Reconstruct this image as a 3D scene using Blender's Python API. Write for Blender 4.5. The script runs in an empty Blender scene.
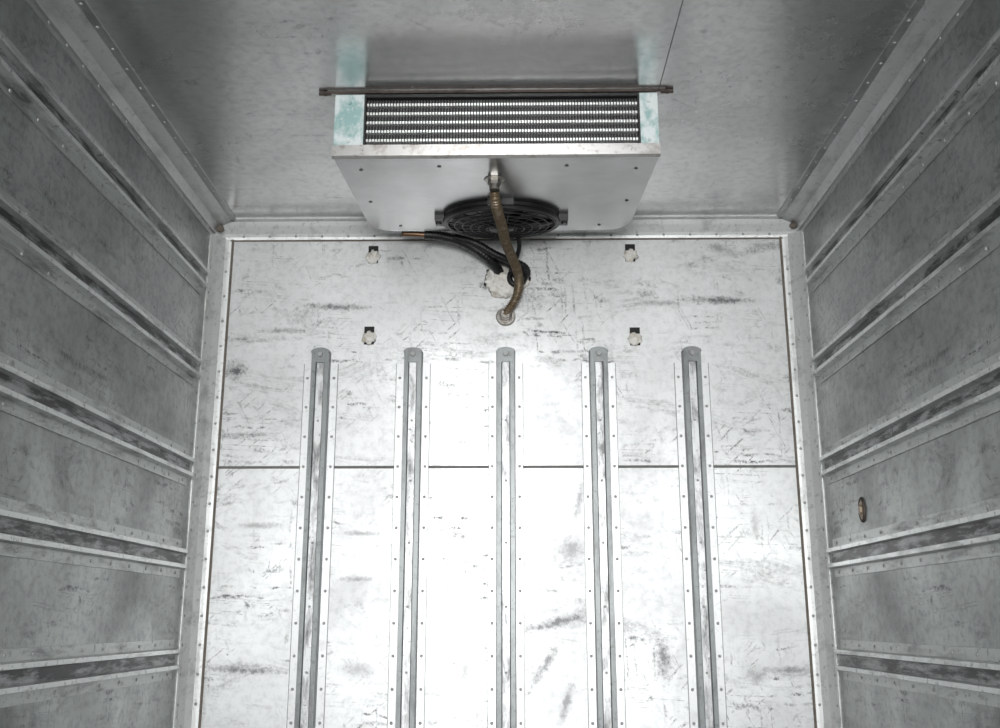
import bpy, bmesh, math, random
from mathutils import Vector, Matrix, noise
random.seed(4)
HX=1.2; CZ=2.392; Y0=-5.2
COL=bpy.context.scene.collection
bpy.context.scene.view_settings.view_transform='Standard'

# ------------------------------------------------------------------ materials
class NT:
    def __init__(s,name,normal=None):
        s.m=bpy.data.materials.new(name); s.m.use_nodes=True
        s.t=s.m.node_tree; s.b=s.t.nodes['Principled BSDF']
        s.co=s.t.nodes.new('ShaderNodeTexCoord').outputs['Object']
        if normal:   # in-plane 2-D coordinates of the sheet
            sp=s.t.nodes.new('ShaderNodeSeparateXYZ'); s.l(s.co,sp.inputs[0])
            cb=s.t.nodes.new('ShaderNodeCombineXYZ')
            a,b={'y':(0,2),'x':(1,2),'z':(0,1)}[normal]
            s.l(sp.outputs[a],cb.inputs[0]); s.l(sp.outputs[b],cb.inputs[1]); s.p=cb.outputs[0]
    def n(s,t,**k):
        x=s.t.nodes.new(t)
        for a,b in k.items(): setattr(x,a,b)
        return x
    def l(s,a,b): s.t.links.new(a,b)
    def setin(s,sock,v):
        if isinstance(v,(int,float,tuple)): sock.default_value=v
        else: s.l(v,sock)
    def math(s,op,a,b=0.0,clamp=False):
        x=s.n('ShaderNodeMath',operation=op,use_clamp=clamp)
        s.setin(x.inputs[0],a); s.setin(x.inputs[1],b)
        return x.outputs[0]
    def map(s,v,ang=0,sc=(1,1,1),loc=(0,0,0)):
        r=s.n('ShaderNodeMapping'); s.l(v,r.inputs['Vector']); r.inputs['Rotation'].default_value=(0,0,ang); r.inputs['Location'].default_value=loc
        q=s.n('ShaderNodeMapping'); s.l(r.outputs[0],q.inputs['Vector']); q.inputs['Scale'].default_value=sc
        return q.outputs[0]
    def noise(s,v,scale=1,detail=4,rough=.6,dist=0,dim='3D'):
        x=s.n('ShaderNodeTexNoise',noise_dimensions=dim); s.l(v,x.inputs['Vector'])
        x.inputs['Scale'].default_value=scale; x.inputs['Detail'].default_value=detail
        x.inputs['Roughness'].default_value=rough; x.inputs['Distortion'].default_value=dist
        return x.outputs['Fac']
    def ramp(s,v,a,b,lo=0.0,hi=1.0):
        x=s.n('ShaderNodeMapRange',clamp=True); s.setin(x.inputs[0],v)
        x.inputs[1].default_value=a; x.inputs[2].default_value=b; x.inputs[3].default_value=lo; x.inputs[4].default_value=hi
        return x.outputs[0]
    def mix(s,f,a,b):
        x=s.n('ShaderNodeMix',data_type='RGBA'); s.setin(x.inputs[0],f)
        s.setin(x.inputs[6],a); s.setin(x.inputs[7],b); return x.outputs[2]
    def strokes(s,nz,ang,sc,prob,r,st=1,loc=(0,0,0)):
        """short random dashes: stretched 2-D voronoi cells, a fraction prob of them marked"""
        v=s.map(s.p,ang,(sc[0],sc[1],1),loc)
        ad=s.n('ShaderNodeVectorMath',operation='MULTIPLY_ADD'); s.l(nz,ad.inputs[0]); ad.inputs[1].default_value=(2.2,1.6,0); s.l(v,ad.inputs[2])
        vo=s.n('ShaderNodeTexVoronoi',voronoi_dimensions='2D'); s.l(ad.outputs[0],vo.inputs['Vector']); vo.inputs['Scale'].default_value=1
        sp=s.n('ShaderNodeSeparateColor'); s.l(vo.outputs['Color'],sp.inputs[0])
        on=s.ramp(sp.outputs[0],1-prob-.03,1-prob*.35,0,st)
        # every cell has its own size
        rr=s.ramp(sp.outputs[1],0,1,r*.55,r*1.15)
        return s.math('MULTIPLY',on,s.ramp(s.math('DIVIDE',vo.outputs['Distance'],rr),1,.4))
def C(r,g=None,b=None):
    return (r,r if g is None else g,r if b is None else b,1)

def panel_mat(name,base,dark,metal,rough,normal,density=1.0,blotch=.2,spots=(),rv=.1,bump=.05,smear=.5,grain=.16,stk=1.0):
    t=NT(name,normal); H=math.radians
    big=t.noise(t.p,1.6,5,.6,.3,'2D')
    col=t.mix(t.ramp(big,.3,.7),C(*[c*(1-blotch) for c in base]),C(*base))
    mott=t.noise(t.p,34,4,.7,0,'2D')
    col=t.mix(t.ramp(mott,.45,.72,0,grain),col,C(*dark))
    cl=t.ramp(t.noise(t.p,3.0,3,.6,0,'2D'),.43,.60,.08,1)
    wn=t.n('ShaderNodeTexNoise',noise_dimensions='2D'); t.l(t.p,wn.inputs['Vector']); wn.inputs['Scale'].default_value=9; wn.inputs['Detail'].default_value=4
    br=t.ramp(t.noise(t.p,70,4,.8,0,'2D'),.42,.58)
    layers=[(0.0,(5,42),.28,.40,1),(H(3),(2.6,120),.28,.34,.7),(H(62),(7,90),.12,.34,.6),
            (H(-42),(8,70),.14,.36,.8),(H(87),(5,60),.16,.36,.7),(H(12),(11,22),.12,.42,.8)]
    acc=None
    for i,(a,sc,pr,r,st) in enumerate(layers):
        v=t.strokes(wn.outputs['Color'],a,sc,pr*density,r,st*stk,(i*3.7,i*1.9,0))
        acc=v if acc is None else t.math('MAXIMUM',acc,v)
    acc=t.math('MULTIPLY',t.math('MULTIPLY',acc,cl),t.math('ADD',t.math('MULTIPLY',br,.9),.1))
    sm=t.math('MULTIPLY',t.ramp(t.noise(t.map(t.p,.1,(2.2,7,1)),1,6,.75,.5,'2D'),.56,.72,0,smear),t.math('ADD',t.math('MULTIPLY',br,.7),.3))
    acc=t.math('MAXIMUM',acc,sm)
    if spots: nb=t.noise(t.p,34,5,.8,0,'2D'); nb3=t.math('MULTIPLY',t.math('SUBTRACT',nb,.5),4.0)
    for (a,b,ra,rb,ang,st) in spots:
        v=t.n('ShaderNodeVectorMath',operation='SUBTRACT'); t.l(t.p,v.inputs[0]); v.inputs[1].default_value=(a,b,0)
        mv=t.map(v.outputs[0],ang,(1/ra,1/rb,1))
        ln=t.n('ShaderNodeVectorMath',operation='LENGTH'); t.l(mv,ln.inputs[0])
        acc=t.math('MAXIMUM',acc,t.ramp(t.math('ADD',ln.outputs['Value'],nb3),1.25,.1,0,st))
    col=t.mix(t.math('MULTIPLY',acc,.92),col,C(*dark))
    t.l(col,t.b.inputs['Base Color'])
    t.b.inputs['Metallic'].default_value=metal
    rr=t.math('ADD',t.ramp(big,.3,.7,rough+rv,rough-rv),t.math('MULTIPLY',mott,.08),clamp=True)
    t.l(rr,t.b.inputs['Roughness'])
    bp=t.n('ShaderNodeBump'); bp.inputs['Strength'].default_value=bump; bp.inputs['Distance'].default_value=.02
    t.l(t.noise(t.p,5,4,.6,0,'2D'),bp.inputs['Height']); t.l(bp.outputs[0],t.b.inputs['Normal'])
    return t.m
def worn_mat(name,base,dark,metal,rough,amt=.5,scale=(20,20,20),lo=.5,hi=.7):
    t=NT(name)
    a=t.ramp(t.noise(t.map(t.co,0,scale),1,5,.7,.2),lo,hi,0,amt)
    a2=t.ramp(t.noise(t.co,45,3,.7),.56,.70,0,amt*.8)
    t.l(t.mix(t.math('MAXIMUM',a,a2),C(*base),C(*dark)),t.b.inputs['Base Color'])
    t.b.inputs['Metallic'].default_value=metal
    t.b.inputs['Roughness'].default_value=rough
    return t.m

spots=[(-1.08,1.765,.045,.035,0,1),(-.68,2.03,.13,.014,.03,.9),(-.90,1.93,.08,.012,0,.7),(.86,2.05,.14,.016,.02,.95),(.62,2.04,.09,.012,0,.6),
       (.19,.79,.15,.018,-.25,.9),(.58,.66,.03,.08,0,.9),(.14,.63,.018,.10,.6,.85),(.88,2.27,.06,.02,.3,.6),(.28,1.24,.015,.08,.2,.7),(.25,1.06,.05,.04,0,.6),
       (-.98,.62,.16,.014,.04,.9),(-.55,.62,.07,.03,0,.5),(-.42,1.75,.05,.012,-.5,.5),(-1.13,.55,.02,.16,0,.5),(1.05,.62,.11,.012,0,.7),(.92,.6,.04,.03,.3,.6),(-.2,1.0,.02,.05,0,.5),
       (-.55,1.12,.09,.010,.02,.6),(-.15,.62,.02,.06,0,.6),(.22,.5,.015,.07,.3,.7),(-.56,.95,.06,.010,.0,.6),(-.95,1.15,.08,.012,0,.6),(.95,1.15,.015,.06,0,.5)]
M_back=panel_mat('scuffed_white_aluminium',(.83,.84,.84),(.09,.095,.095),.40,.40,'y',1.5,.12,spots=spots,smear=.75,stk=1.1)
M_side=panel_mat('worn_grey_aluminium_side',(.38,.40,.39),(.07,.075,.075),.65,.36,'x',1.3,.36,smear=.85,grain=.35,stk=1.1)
M_ceil=panel_mat('brushed_aluminium_ceiling',(.66,.665,.665),(.25,.25,.25),.94,.20,'z',.25,.2,rv=.05,bump=.02,smear=.3,grain=.3)
M_floor=panel_mat('floor_aluminium',(.40,.40,.40),(.1,.1,.1),.5,.45,'z',1,.2)
M_trim=worn_mat('trim_aluminium',(.76,.77,.76),(.28,.28,.27),.45,.40,.6,(12,12,12),.52,.70)
M_ctrim=worn_mat('ceiling_trim_aluminium',(.44,.45,.45),(.16,.16,.16),.7,.34,.6,(12,4,12),.5,.68)
M_flange=worn_mat('rail_flange_aluminium',(.76,.77,.77),(.34,.34,.34),.4,.42,.45,(12,12,12),.55,.75)
M_ridge=worn_mat('rail_ridge_grey',(.25,.265,.265),(.09,.09,.09),.45,.42,.7,(14,14,5))
M_groove=worn_mat('rail_groove_worn',(.66,.67,.67),(.10,.10,.10),.4,.4,.9,(30,30,8),.44,.66)
M_sflange=worn_mat('side_rail_flange',(.42,.44,.43),(.09,.09,.09),.6,.38,.85,(18,4,18))
M_sridge=worn_mat('side_rail_ridge',(.58,.60,.59),(.12,.12,.12),.65,.32,.9,(18,4,18))
M_sgroove=worn_mat('side_rail_groove',(.30,.31,.31),(.03,.03,.03),.5,.42,1.0,(26,5,26),.42,.56)
M_rivet=worn_mat('rivet_metal',(.42,.42,.42),(.22,.22,.22),.4,.6)
M_seal=worn_mat('old_sealant',(.17,.145,.12),(.08,.07,.06),0,.8,.8)
M_gap=worn_mat('panel_joint_gap',(.18,.18,.17),(.09,.09,.09),0,.8,.8)
M_house=worn_mat('evaporator_sheet_metal',(.25,.255,.255),(.15,.15,.15),.92,.24,.8,(3,3,3),.4,.75)
M_lip=worn_mat('evaporator_lip',(.50,.49,.48),(.24,.20,.18),.75,.32,.8)
M_black=worn_mat('black_plastic',(.008,.008,.009),(.02,.02,.02),0,.45,.6)
M_coil=worn_mat('coil_black',(.008,.008,.008),(.015,.015,.015),0,.6)
M_fin=worn_mat('coil_tube_aluminium',(.90,.91,.89),(.5,.5,.48),.4,.35,.4)
M_fin2=worn_mat('coil_fin_dark',(.10,.10,.10),(.03,.03,.03),.5,.4,.6)
M_teal=worn_mat('teal_protective_film',(.34,.52,.51),(.78,.83,.83),.2,.22,.95,(14,14,9),.42,.56)
M_foam=worn_mat('expanding_foam',(.85,.83,.78),(.45,.38,.28),0,.8,.7)
M_hose=worn_mat('bronze_corrugated_hose',(.17,.125,.075),(.36,.31,.25),.4,.42,.8,(30,30,30))
M_copper=worn_mat('copper_pipe',(.22,.13,.08),(.10,.07,.05),.9,.4)
M_dark=worn_mat('dark_recess',(.012,.012,.012),(.03,.03,.03),0,.7)
M_rust=worn_mat('rusty_steel',(.09,.07,.06),(.03,.025,.02),.4,.6,.9)
M_steel=worn_mat('fitting_steel',(.42,.40,.37),(.12,.10,.08),.8,.35,.8)
M_plug=worn_mat('port_plug_brown',(.34,.27,.20),(.08,.06,.045),.3,.5,.9,(60,60,60))
M_asph=worn_mat('yard_concrete',(.45,.45,.44),(.3,.3,.3),0,.9)

# ------------------------------------------------------------------ mesh helpers
def finish(name,bm,mats,parent=None,smooth=False):
    bmesh.ops.recalc_face_normals(bm,faces=bm.faces)
    me=bpy.data.meshes.new(name); bm.to_mesh(me); bm.free()
    for m in mats: me.materials.append(m)
    if smooth:
        for p in me.polygons: p.use_smooth=True
    o=bpy.data.objects.new(name,me); COL.objects.link(o)
    if parent: o.parent=parent
    return o
def empty(name):
    o=bpy.data.objects.new(name,None); COL.objects.link(o); return o
def addbox(bm,x0,x1,y0,y1,z0,z1,mi=0,M=None):
    vs=[bm.verts.new((x,y,z)) for x in(x0,x1) for y in(y0,y1) for z in(z0,z1)]
    if M is not None:
        for v in vs: v.co=M@v.co
    for f in((0,1,3,2),(4,6,7,5),(0,4,5,1),(2,3,7,6),(0,2,6,4),(1,5,7,3)):
        bm.faces.new([vs[i] for i in f]).material_index=mi
def box(name,x0,x1,y0,y1,z0,z1,mat,parent=None):
    bm=bmesh.new(); addbox(bm,x0,x1,y0,y1,z0,z1); return finish(name,bm,[mat],parent)
def prism(bm,pts,fn,a,b,mis=None,cap=0):
    A=[bm.verts.new(fn(p,q,a)) for p,q in pts]; B=[bm.verts.new(fn(p,q,b)) for p,q in pts]
    n=len(pts)
    for i in range(n):
        f=bm.faces.new((A[i],A[(i+1)%n],B[(i+1)%n],B[i]))
        f.material_index=mis[i] if mis else 0
    for L in(A,B[::-1]):
        f=bm.faces.new(L); f.material_index=cap
def rivet(bm,pos,nrm,r=.006,h=.0035,mi=0,seg=8):
    nrm=Vector(nrm).normalized(); q=nrm.to_track_quat('Z','Y').to_matrix().to_4x4(); M=Matrix.Translation(pos)@q
    rings=[(r,0),(r*.85,h*.6),(r*.45,h)]
    R=[[bm.verts.new(M@Vector((a*math.cos(2*math.pi*i/seg),a*math.sin(2*math.pi*i/seg),z))) for i in range(seg)] for a,z in rings]
    for k in range(2):
        for i in range(seg):
            bm.faces.new((R[k][i],R[k][(i+1)%seg],R[k+1][(i+1)%seg],R[k+1][i])).material_index=mi
    bm.faces.new(R[2]).material_index=mi
def cyl(bm,M,r0,r1,z0,z1,seg=24,mi=0):
    A=[bm.verts.new(M@Vector((r0*math.cos(2*math.pi*i/seg),r0*math.sin(2*math.pi*i/seg),z0))) for i in range(seg)]
    B=[bm.verts.new(M@Vector((r1*math.cos(2*math.pi*i/seg),r1*math.sin(2*math.pi*i/seg),z1))) for i in range(seg)]
    for i in range(seg): bm.faces.new((A[i],A[(i+1)%seg],B[(i+1)%seg],B[i])).material_index=mi
    bm.faces.new(A[::-1]).material_index=mi; bm.faces.new(B).material_index=mi
def torus(bm,M,R,r,seg=48,ms=8,mi=0,sq=1.0):
    V=[[bm.verts.new(M@Vector(((R+r*math.cos(b))*math.cos(a),(R+r*math.cos(b))*math.sin(a),sq*r*math.sin(b))))
        for b in[2*math.pi*j/ms for j in range(ms)]] for a in[2*math.pi*i/seg for i in range(seg)]]
    for i in range(seg):
        for j in range(ms):
            bm.faces.new((V[i][j],V[(i+1)%seg][j],V[(i+1)%seg][(j+1)%ms],V[i][(j+1)%ms])).material_index=mi
def catmull(P,n=40):
    P=[Vector(p) for p in P]; P=[2*P[0]-P[1]]+P+[2*P[-1]-P[-2]]; out=[]
    for i in range(1,len(P)-2):
        for k in range(n):
            t=k/n; a,b,c,d=P[i-1:i+3]
            out.append(.5*((2*b)+(c-a)*t+(2*a-5*b+4*c-d)*t*t+(3*b-a-3*c+d)*t**3))
    out.append(P[-2]); return out
def tube(bm,P,rad,seg=12,step=.002,ridge=0,period=.009,mi=0):
    c=catmull(P); pts=[c[0]]; acc=0
    for i in range(1,len(c)):
        d=(c[i]-c[i-1]).length
        while acc+d>=step and d>0:
            f=(step-acc)/d; q=c[i-1].lerp(c[i],f); pts.append(q); c[i-1]=q; d=(c[i]-q).length; acc=0
        acc+=d
    prev=None; s=0
    t0=(pts[1]-pts[0]).normalized(); nx=t0.orthogonal().normalized()
    for i,p in enumerate(pts):
        t=(pts[min(i+1,len(pts)-1)]-pts[max(i-1,0)]).normalized()
        nx=(nx-t*nx.dot(t)).normalized(); ny=t.cross(nx)
        r=rad+ridge*math.cos(2*math.pi*s/period); s+=step
        ring=[bm.verts.new(p+r*(nx*math.cos(2*math.pi*k/seg)+ny*math.sin(2*math.pi*k/seg))) for k in range(seg)]
        if prev:
            for k in range(seg): bm.faces.new((prev[k],prev[(k+1)%seg],ring[(k+1)%seg],ring[k])).material_index=mi
        else: bm.faces.new(ring).material_index=mi
        prev=ring
    bm.faces.new(prev).material_index=mi

# ------------------------------------------------------------------ shell
T=.08
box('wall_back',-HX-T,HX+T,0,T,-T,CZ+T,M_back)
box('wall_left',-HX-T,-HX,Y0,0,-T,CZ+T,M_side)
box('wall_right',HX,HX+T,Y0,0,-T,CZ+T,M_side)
box('ceiling',-HX,HX,Y0,0,CZ,CZ+T,M_ceil)
box('floor',-HX,HX,Y0,0,-T,0,M_floor)
box('ground',-30,30,-40,20,-1.2,-1.1,M_asph)
bm=bmesh.new(); addbox(bm,-1.13,1.13,-.0025,0,1.371,1.381); finish('trim_1',bm,[M_gap])

def corner_prof(w1,w2):
    return [(0,0),(w1,0),(w1,.004),(w1-.012,.0050),(w1-.026,.005),(.024,.022),(.006,w2-.026),(.0065,w2-.012),(.004,w2),(0,w2)]
k=2
def trimobj(prof,fn,a,b,rv,seal=None,mat=None):
    global k
    bm=bmesh.new(); prism(bm,prof,fn,a,b)
    for p,n in rv: rivet(bm,p,n,.006,.0035,1)
    if seal: addbox(bm,*seal,2)
    finish('trim_%d'%k,bm,[mat or M_trim,M_rivet,M_seal]); k+=1
zs=[.08+i*.105 for i in range(21)]
for s in(-1,1):
    fn=(lambda s:lambda p,q,z:(s*(HX-p),-q,z))(s)
    rv=[((s*(HX-.056),-.0050,z),(0,-1,0)) for z in zs]+[((s*(HX-.006),-.055,z),(-s,0,0)) for z in zs]
    sx=sorted((s*(HX-.080),s*(HX-.071)))
    trimobj(corner_prof(.072,.07),fn,0,CZ-.06,rv,(sx[0],sx[1],-.0048,0,0,CZ-.07))
    fn=(lambda s:lambda p,q,y:(s*(HX-p),y,CZ-q))(s)
    ys=[-.12-i*.11 for i in range(45)]
    rv=[((s*(HX-.085),y,CZ-.0050),(0,0,-1)) for y in ys]+[((s*(HX-.006),y,CZ-.06),(-s,0,0)) for y in ys]
    trimobj(corner_prof(.10,.075),fn,Y0,0,rv,None,M_ctrim)
fn=lambda p,q,x:(x,-p,CZ-q)
xs=[-1.08+i*.108 for i in range(21)]
trimobj(corner_prof(.06,.075),fn,-HX+.03,HX-.03,[((x,-.006,CZ-.06),(0,-1,0)) for x in xs],(-HX+.06,HX-.06,-.0045,0,CZ-.080,CZ-.074))
for s in(-1,1):
    bm=bmesh.new()
    bmesh.ops.create_icosphere(bm,subdivisions=3,radius=.016,matrix=Matrix.Translation((s*(HX-.024),-.024,CZ-.03)))
    for v in bm.verts: v.co+=.010*noise.noise_vector(v.co*40)
    finish('trim_%d'%k,bm,[M_seal],smooth=True); k+=1
bm=bmesh.new(); addbox(bm,.4825,.4850,Y0,-.06,CZ-.001,CZ)
finish('trim_%d'%k,bm,[M_gap]); k+=1

def hat(w,h,d,f=.003,g=.45,gd=.30):
    gi=w*g
    return [(-h,0),(-h,f),(-w*1.12,f),(-w,d),(-gi-.004,d),(-gi,d*(1-gd)),(gi,d*(1-gd)),(gi+.004,d),(w,d),(w*1.12,f),(h,f),(h,0)],[0,0,1,1,1,2,1,1,1,0,0,0]
for xc in(-.736,-.368,0,.368,.736):
    bm=bmesh.new()
    addbox(bm,xc-.066,xc+.066,-.004,0,0.02,1.79,0)
    for s in(-1,1): addbox(bm,xc+s*.0675-.0015,xc+s*.0675+.0015,-.0025,0,.02,1.79,1)
    P,mi=hat(.034,.038,.034,g=.40)
    prism(bm,P,lambda p,q,z:(xc+p,-q,z),0.02,1.835,mi,cap=1)
    ring=[(math.cos(a)*.038,math.sin(a)*.018) for a in[math.pi*i/10 for i in range(11)]]
    prism(bm,ring,lambda p,q,s:(xc+p,-s,1.832+q),0,.034,cap=1,mis=[1]*11)
    addbox(bm,xc-.034,xc+.034,-.0342,-.02,1.79,1.835,1)
    M=Matrix.Translation((xc,-.034,1.822))@Matrix.Rotation(math.pi/2,4,'X')
    cyl(bm,M,.011,.009,0,.006,12,3)
    z=.08
    while z<1.77:
        for s in(-1,1): rivet(bm,(xc+s*.053,-.004,z),(0,-1,0),.006,.0035,3)
        z+=.118
    z=.14
    while z<1.75:
        rivet(bm,(xc,-.0238,z),(0,-1,0),.005,.003,3); z+=.236
    finish('stiffener_rail',bm,[M_flange,M_ridge,M_groove,M_rivet])

for s in(-1,1):
    for zc in(2.105,1.738,1.355,1.018,.664,.30):
        bm=bmesh.new()
        P,mi=hat(.034,.068,.028,.004,.50,.6)
        prism(bm,P,lambda p,q,y:(s*(HX-q),y,zc+p),Y0+.05,-.14,mi,cap=1)
        y=-.19
        while y>Y0+.1:
            for q in(-1,1): rivet(bm,(s*(HX-.004),y,zc+q*.052),(-s,0,0),.006,.0035,3)
            y-=.15
        finish('rub_rail',bm,[M_sflange,M_sridge,M_sgroove,M_rivet])

# ------------------------------------------------------------------ evaporator unit
ev=empty('evaporator_unit')
XL,XR=-.518,.478; YB=-.20
zb=lambda y:2.170+.13*(y+1.07)*.93
bm=bmesh.new()
out=[(XL,-1.035),(XL,YB-.16)]
for i in range(7):
    a=math.pi/2*i/6; out.append((XL+.10-.10*math.cos(a),YB-.12+.12*math.sin(a)))
for i in range(7):
    a=math.pi/2*i/6; out.append((XR-.10+.10*math.sin(a),YB-.12+.12*math.cos(a)))
out+=[(XR,YB-.16),(XR,-1.035)]
A=[bm.verts.new((x,y,zb(y))) for x,y in out]; B=[bm.verts.new((x,y,CZ)) for x,y in out]
n=len(out)
for i in range(n): bm.faces.new((A[i],A[(i+1)%n],B[(i+1)%n],B[i]))
bm.faces.new(A); bm.faces.new(B)
for x,y in((-.45,-.95),(-.2,-.98),(.2,-.98),(.42,-.95),(-.47,-.6),(.43,-.6),(-.40,-.28),(.36,-.28)):
    rivet(bm,(x,y,zb(y)),(0,0,-1),.007,.004)
prism(bm,[(-1.066,zb(-1.066)),(-1.034,zb(-1.034)),(-1.034,2.185),(-1.066,2.185)],lambda p,q,x:(x,p,q),XL,XR)
finish('housing',bm,[M_house],ev)
bm=bmesh.new()
prism(bm,[(-1.082,2.170),(-1.064,2.167),(-1.064,2.176),(-1.074,2.180),(-1.074,2.206),(-1.082,2.206)],lambda p,q,x:(x,p,q),XL-.004,XR+.002)
finish('lower_lip',bm,[M_lip],ev)
bm=bmesh.new()
addbox(bm,XL-.025,XR+.025,-1.078,-1.05,2.385,2.391,0)
addbox(bm,XL-.028,XR+.028,-1.081,-1.078,2.381,2.389,1)
for x in(XL-.032,XR+.032):
    Mx=Matrix.Translation((x,-1.072,2.385))@Matrix.Rotation(math.pi/2,4,'Y')
    cyl(bm,Mx,.006,.006,-.02,.018,10,1); cyl(bm,Mx,.0085,.0085,-.005,.005,6,1)
finish('hanger_bar',bm,[M_lip,M_rust],ev)
box('coil_core',XL+.09,XR-.055,-1.055,-1.034,2.18,2.378,M_coil,ev)
bm=bmesh.new()
for (a,b) in((XL,XL+.092),(XR-.057,XR)):
    addbox(bm,a,b,-1.074,-1.034,2.19,2.380)
    for zz in(2.22,2.35): rivet(bm,((a+b)/2,-1.074,zz),(0,-1,0),.006,.004)
finish('end_panels',bm,[M_teal],ev)
bm=bmesh.new()
xa,xb=XL+.097,XR-.062
x=xa+.003
while x<xb-.004:
    addbox(bm,x,x+.0030,-1.064,-1.055,2.206,2.366,1)
    for r in range(5):
        z=2.2265+r*.0300
        addbox(bm,x-.0012,x+.0048,-1.070,-1.055,z-.0042,z+.0042,0)
    x+=.0092
finish('coil_fins',bm,[M_fin,M_fin2],ev)
bm=bmesh.new()
addbox(bm,xa-.006,xa,-1.078,-1.034,2.19,2.376); addbox(bm,xb,xb+.006,-1.078,-1.034,2.19,2.376)
addbox(bm,xa,xb,-1.078,-1.034,2.368,2.378)
finish('coil_frame',bm,[M_black],ev)
FY=-.39
Mf=Matrix.Translation((-.012,FY,zb(FY)))@Matrix.Rotation(.1203,4,'X')@Matrix.Rotation(math.pi,4,'X')
bm=bmesh.new()
cyl(bm,Mf,.218,.212,0,.016,48); torus(bm,Mf@Matrix.Translation((0,0,.018)),.21,.010,48,8)
for i in range(4):
    Mr=Mf@Matrix.Rotation(math.pi/2*i,4,'Z'); addbox(bm,.20,.246,-.045,.045,0,.020,0,Mr); cyl(bm,Mr@Matrix.Translation((.234,0,0)),.012,.012,.015,.027,10)
finish('fan_shroud',bm,[M_black],ev)
bm=bmesh.new()
for i,R in enumerate((.055,.085,.115,.145,.175,.20)):
    h=.040-.020*(R/.2)**2
    torus(bm,Mf@Matrix.Translation((0,0,h+.006)),R,.0026,48,6)
for i in range(20):
    a=2*math.pi*i/20
    P=[Mf@Vector((R*math.cos(a+.9*R),R*math.sin(a+.9*R),.044-.020*(R/.2)**2)) for R in(.04,.09,.14,.19,.21)]
    tube(bm,P,.0026,6,.012)
cyl(bm,Mf,.05,.046,.02,.048,32)
finish('fan_guard',bm,[M_black],ev,True)
bm=bmesh.new()
for i in range(7):
    Mr=Mf@Matrix.Rotation(2*math.pi*i/7,4,'Z')@Matrix.Translation((0,0,.024))@Matrix.Rotation(.2,4,'X')
    addbox(bm,.03,.19,-.035,.03,-.001,.001,0,Mr)
finish('fan_blades',bm,[M_coil],ev)
bm=bmesh.new()
Md=Matrix.Translation((-.029,-.85,zb(-.85)))@Matrix.Rotation(math.pi,4,'X')
cyl(bm,Md,.036,.032,-.002,.006,24); cyl(bm,Md,.022,.022,.005,.022,6); cyl(bm,Md,.017,.017,.02,.04,16)
finish('drain_fitting',bm,[M_steel],ev)

# ------------------------------------------------------------------ hoses
hz=empty('drain_hose')
bm=bmesh.new()
tube(bm,[(-.029,-.85,2.150),(-.027,-.835,2.130),(-.022,-.79,2.117),(-.008,-.64,2.117),(.004,-.48,2.120),(.028,-.30,2.124),(.050,-.16,2.112),(.052,-.085,2.075),(.036,-.055,2.035),(.010,-.040,2.0),(0,-.030,1.985)],.0165,16,.0018,.0024,.009)
finish('corrugated_tube',bm,[M_hose],hz,True)
bm=bmesh.new()
Mw=Matrix.Translation((0,0,1.985))@Matrix.Rotation(math.pi/2,4,'X')
cyl(bm,Mw,.040,.036,0,.010,24); cyl(bm,Mw,.026,.026,.010,.03,6); torus(bm,Mw@Matrix.Translation((0,0,.03)),.018,.007,20,8)
cyl(bm,Mw,.018,.018,.01,.045,16)
finish('wall_fitting',bm,[M_steel],hz)
bm=bmesh.new()
bmesh.ops.create_icosphere(bm,subdivisions=5,radius=1)
for v in bm.verts:
    d=v.co.normalized(); n1=noise.noise(d*2.2)*.25+noise.noise(d*6)*.16+noise.noise(d*14)*.07
    v.co=Vector((d.x*.084,d.y*.05,d.z*.076))*(1+n1)+Vector((.005,-.0,2.140))
    v.co.y=min(v.co.y,-.0005)
finish('pipe_foam',bm,[M_foam],ev,True)
bm=bmesh.new(); tube(bm,[(-.41,-.15,2.285),(-.36,-.15,2.283),(-.31,-.148,2.28)],.011,12,.01)
finish('copper_tube',bm,[M_copper],ev,True)
bm=bmesh.new()
tube(bm,[(-.32,-.149,2.281),(-.25,-.145,2.275),(-.16,-.135,2.250),(-.08,-.11,2.205),(-.04,-.07,2.175),(-.02,-.02,2.155)],.019,12,.004,.0015,.012)
tube(bm,[(-.20,-.15,2.268),(-.12,-.16,2.240),(-.04,-.14,2.200),(.02,-.12,2.180),(.07,-.10,2.165),(.085,-.06,2.15),(.06,-.02,2.125)],.015,12,.004,.0012,.012)
tube(bm,[(.05,-.2,2.262),(.055,-.15,2.225),(.04,-.1,2.19),(.02,-.04,2.165)],.009,10,.004)
tube(bm,[(-.18,-.12,2.25),(-.09,-.09,2.235),(-.03,-.09,2.20),(.02,-.085,2.17),(.04,-.04,2.14)],.012,10,.004)
torus(bm,Matrix.Translation((.045,-.045,2.135))@Matrix.Rotation(math.pi/2,4,'X'),.030,.012,24,8)
finish('insulated_line',bm,[M_black],ev,True)

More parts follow.
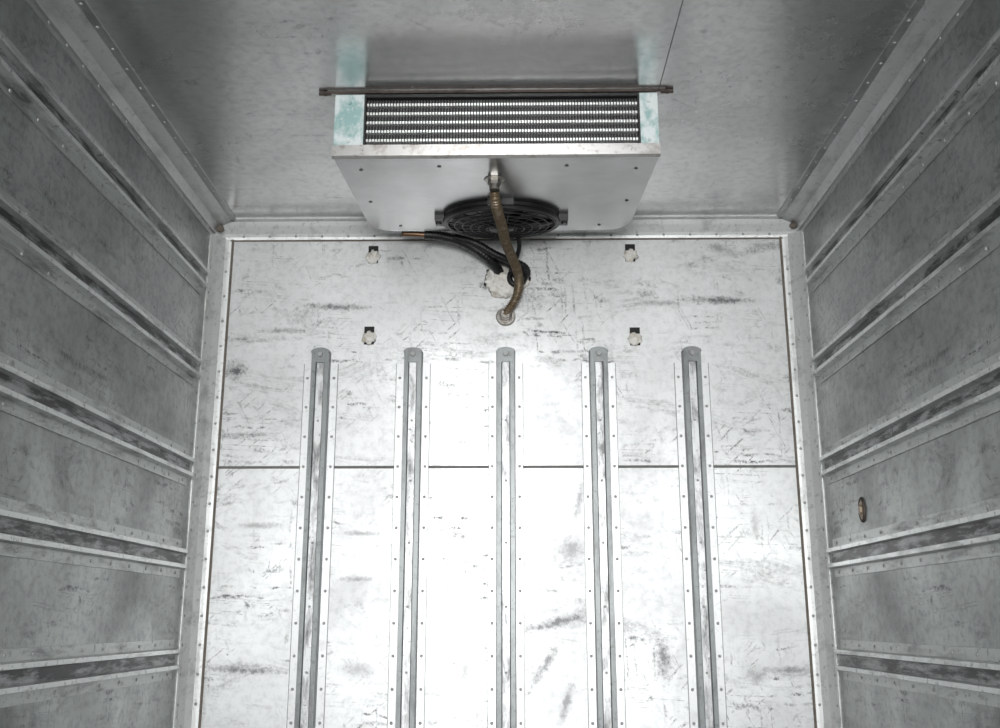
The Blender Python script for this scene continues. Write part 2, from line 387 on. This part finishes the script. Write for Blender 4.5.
for i,(x,z) in enumerate(((-.543,2.25),(.509,2.252),(-.549,1.905),(.517,1.897))):
    e=empty('mounting_slot')
    bm=bmesh.new(); addbox(bm,x-.020,x+.020,-.003,0,z-.034,z+.040); finish('slot_recess',bm,[M_dark],e)
    bm=bmesh.new(); bmesh.ops.create_icosphere(bm,subdivisions=4,radius=1)
    for v in bm.verts:
        d=v.co.copy(); m=1+.4*noise.noise(d*2.0+Vector((i*5,0,0)))+.15*noise.noise(d*7)
        v.co=Vector((x+d.x*.027*m,min(d.y*.016*m,0),z-.008+d.z*.027*m))
    finish('putty_plug',bm,[M_foam],e,True)

po=empty('wall_port')
Mp=Matrix.Translation((HX,-.48,1.158))@Matrix.Rotation(-math.pi/2,4,'Y')@Matrix.Diagonal((1,.62,1,1))
bm=bmesh.new(); torus(bm,Mp@Matrix.Translation((0,0,.002)),.038,.005,32,8); finish('port_ring',bm,[M_rust],po,True)
bm=bmesh.new(); cyl(bm,Mp,.037,.030,0,.006,32); cyl(bm,Mp,.018,.016,.005,.012,6); finish('port_plug',bm,[M_plug],po)

# ------------------------------------------------------------------ light
w=bpy.data.worlds.new('overcast_sky'); bpy.context.scene.world=w; w.use_nodes=True
bg=w.node_tree.nodes['Background']; bg.inputs[0].default_value=(.97,.99,1,1); bg.inputs[1].default_value=3.7
L=bpy.data.lights.new('door_portal','AREA'); L.shape='RECTANGLE'; L.size=2.4; L.size_y=CZ; L.cycles.is_portal=True
lo=bpy.data.objects.new('door_portal',L); lo.location=(0,Y0-.01,CZ/2); lo.rotation_euler=(math.pi/2,0,0); COL.objects.link(lo)
L=bpy.data.lights.new('added_hotspot_fill','AREA'); L.shape='DISK'; L.size=.9; L.energy=22; L.spread=math.radians(80)  # added fill light, no real fixture: brightens the middle of the back wall
lo=bpy.data.objects.new('added_hotspot_fill',L); lo.location=(0,-5.0,1.25); lo.rotation_euler=(math.radians(90),0,0); COL.objects.link(lo)

# ------------------------------------------------------------------ camera
cd=bpy.data.cameras.new('camera'); cam=bpy.data.objects.new('camera',cd); COL.objects.link(cam)
cd.sensor_width=36; cd.lens=36*1010/1000; cd.clip_start=.02
cam.location=(.033,-3.9,.8); cam.rotation_euler=(math.pi/2+math.radians(14.22),0,math.radians(.825))
bpy.context.scene.camera=cam
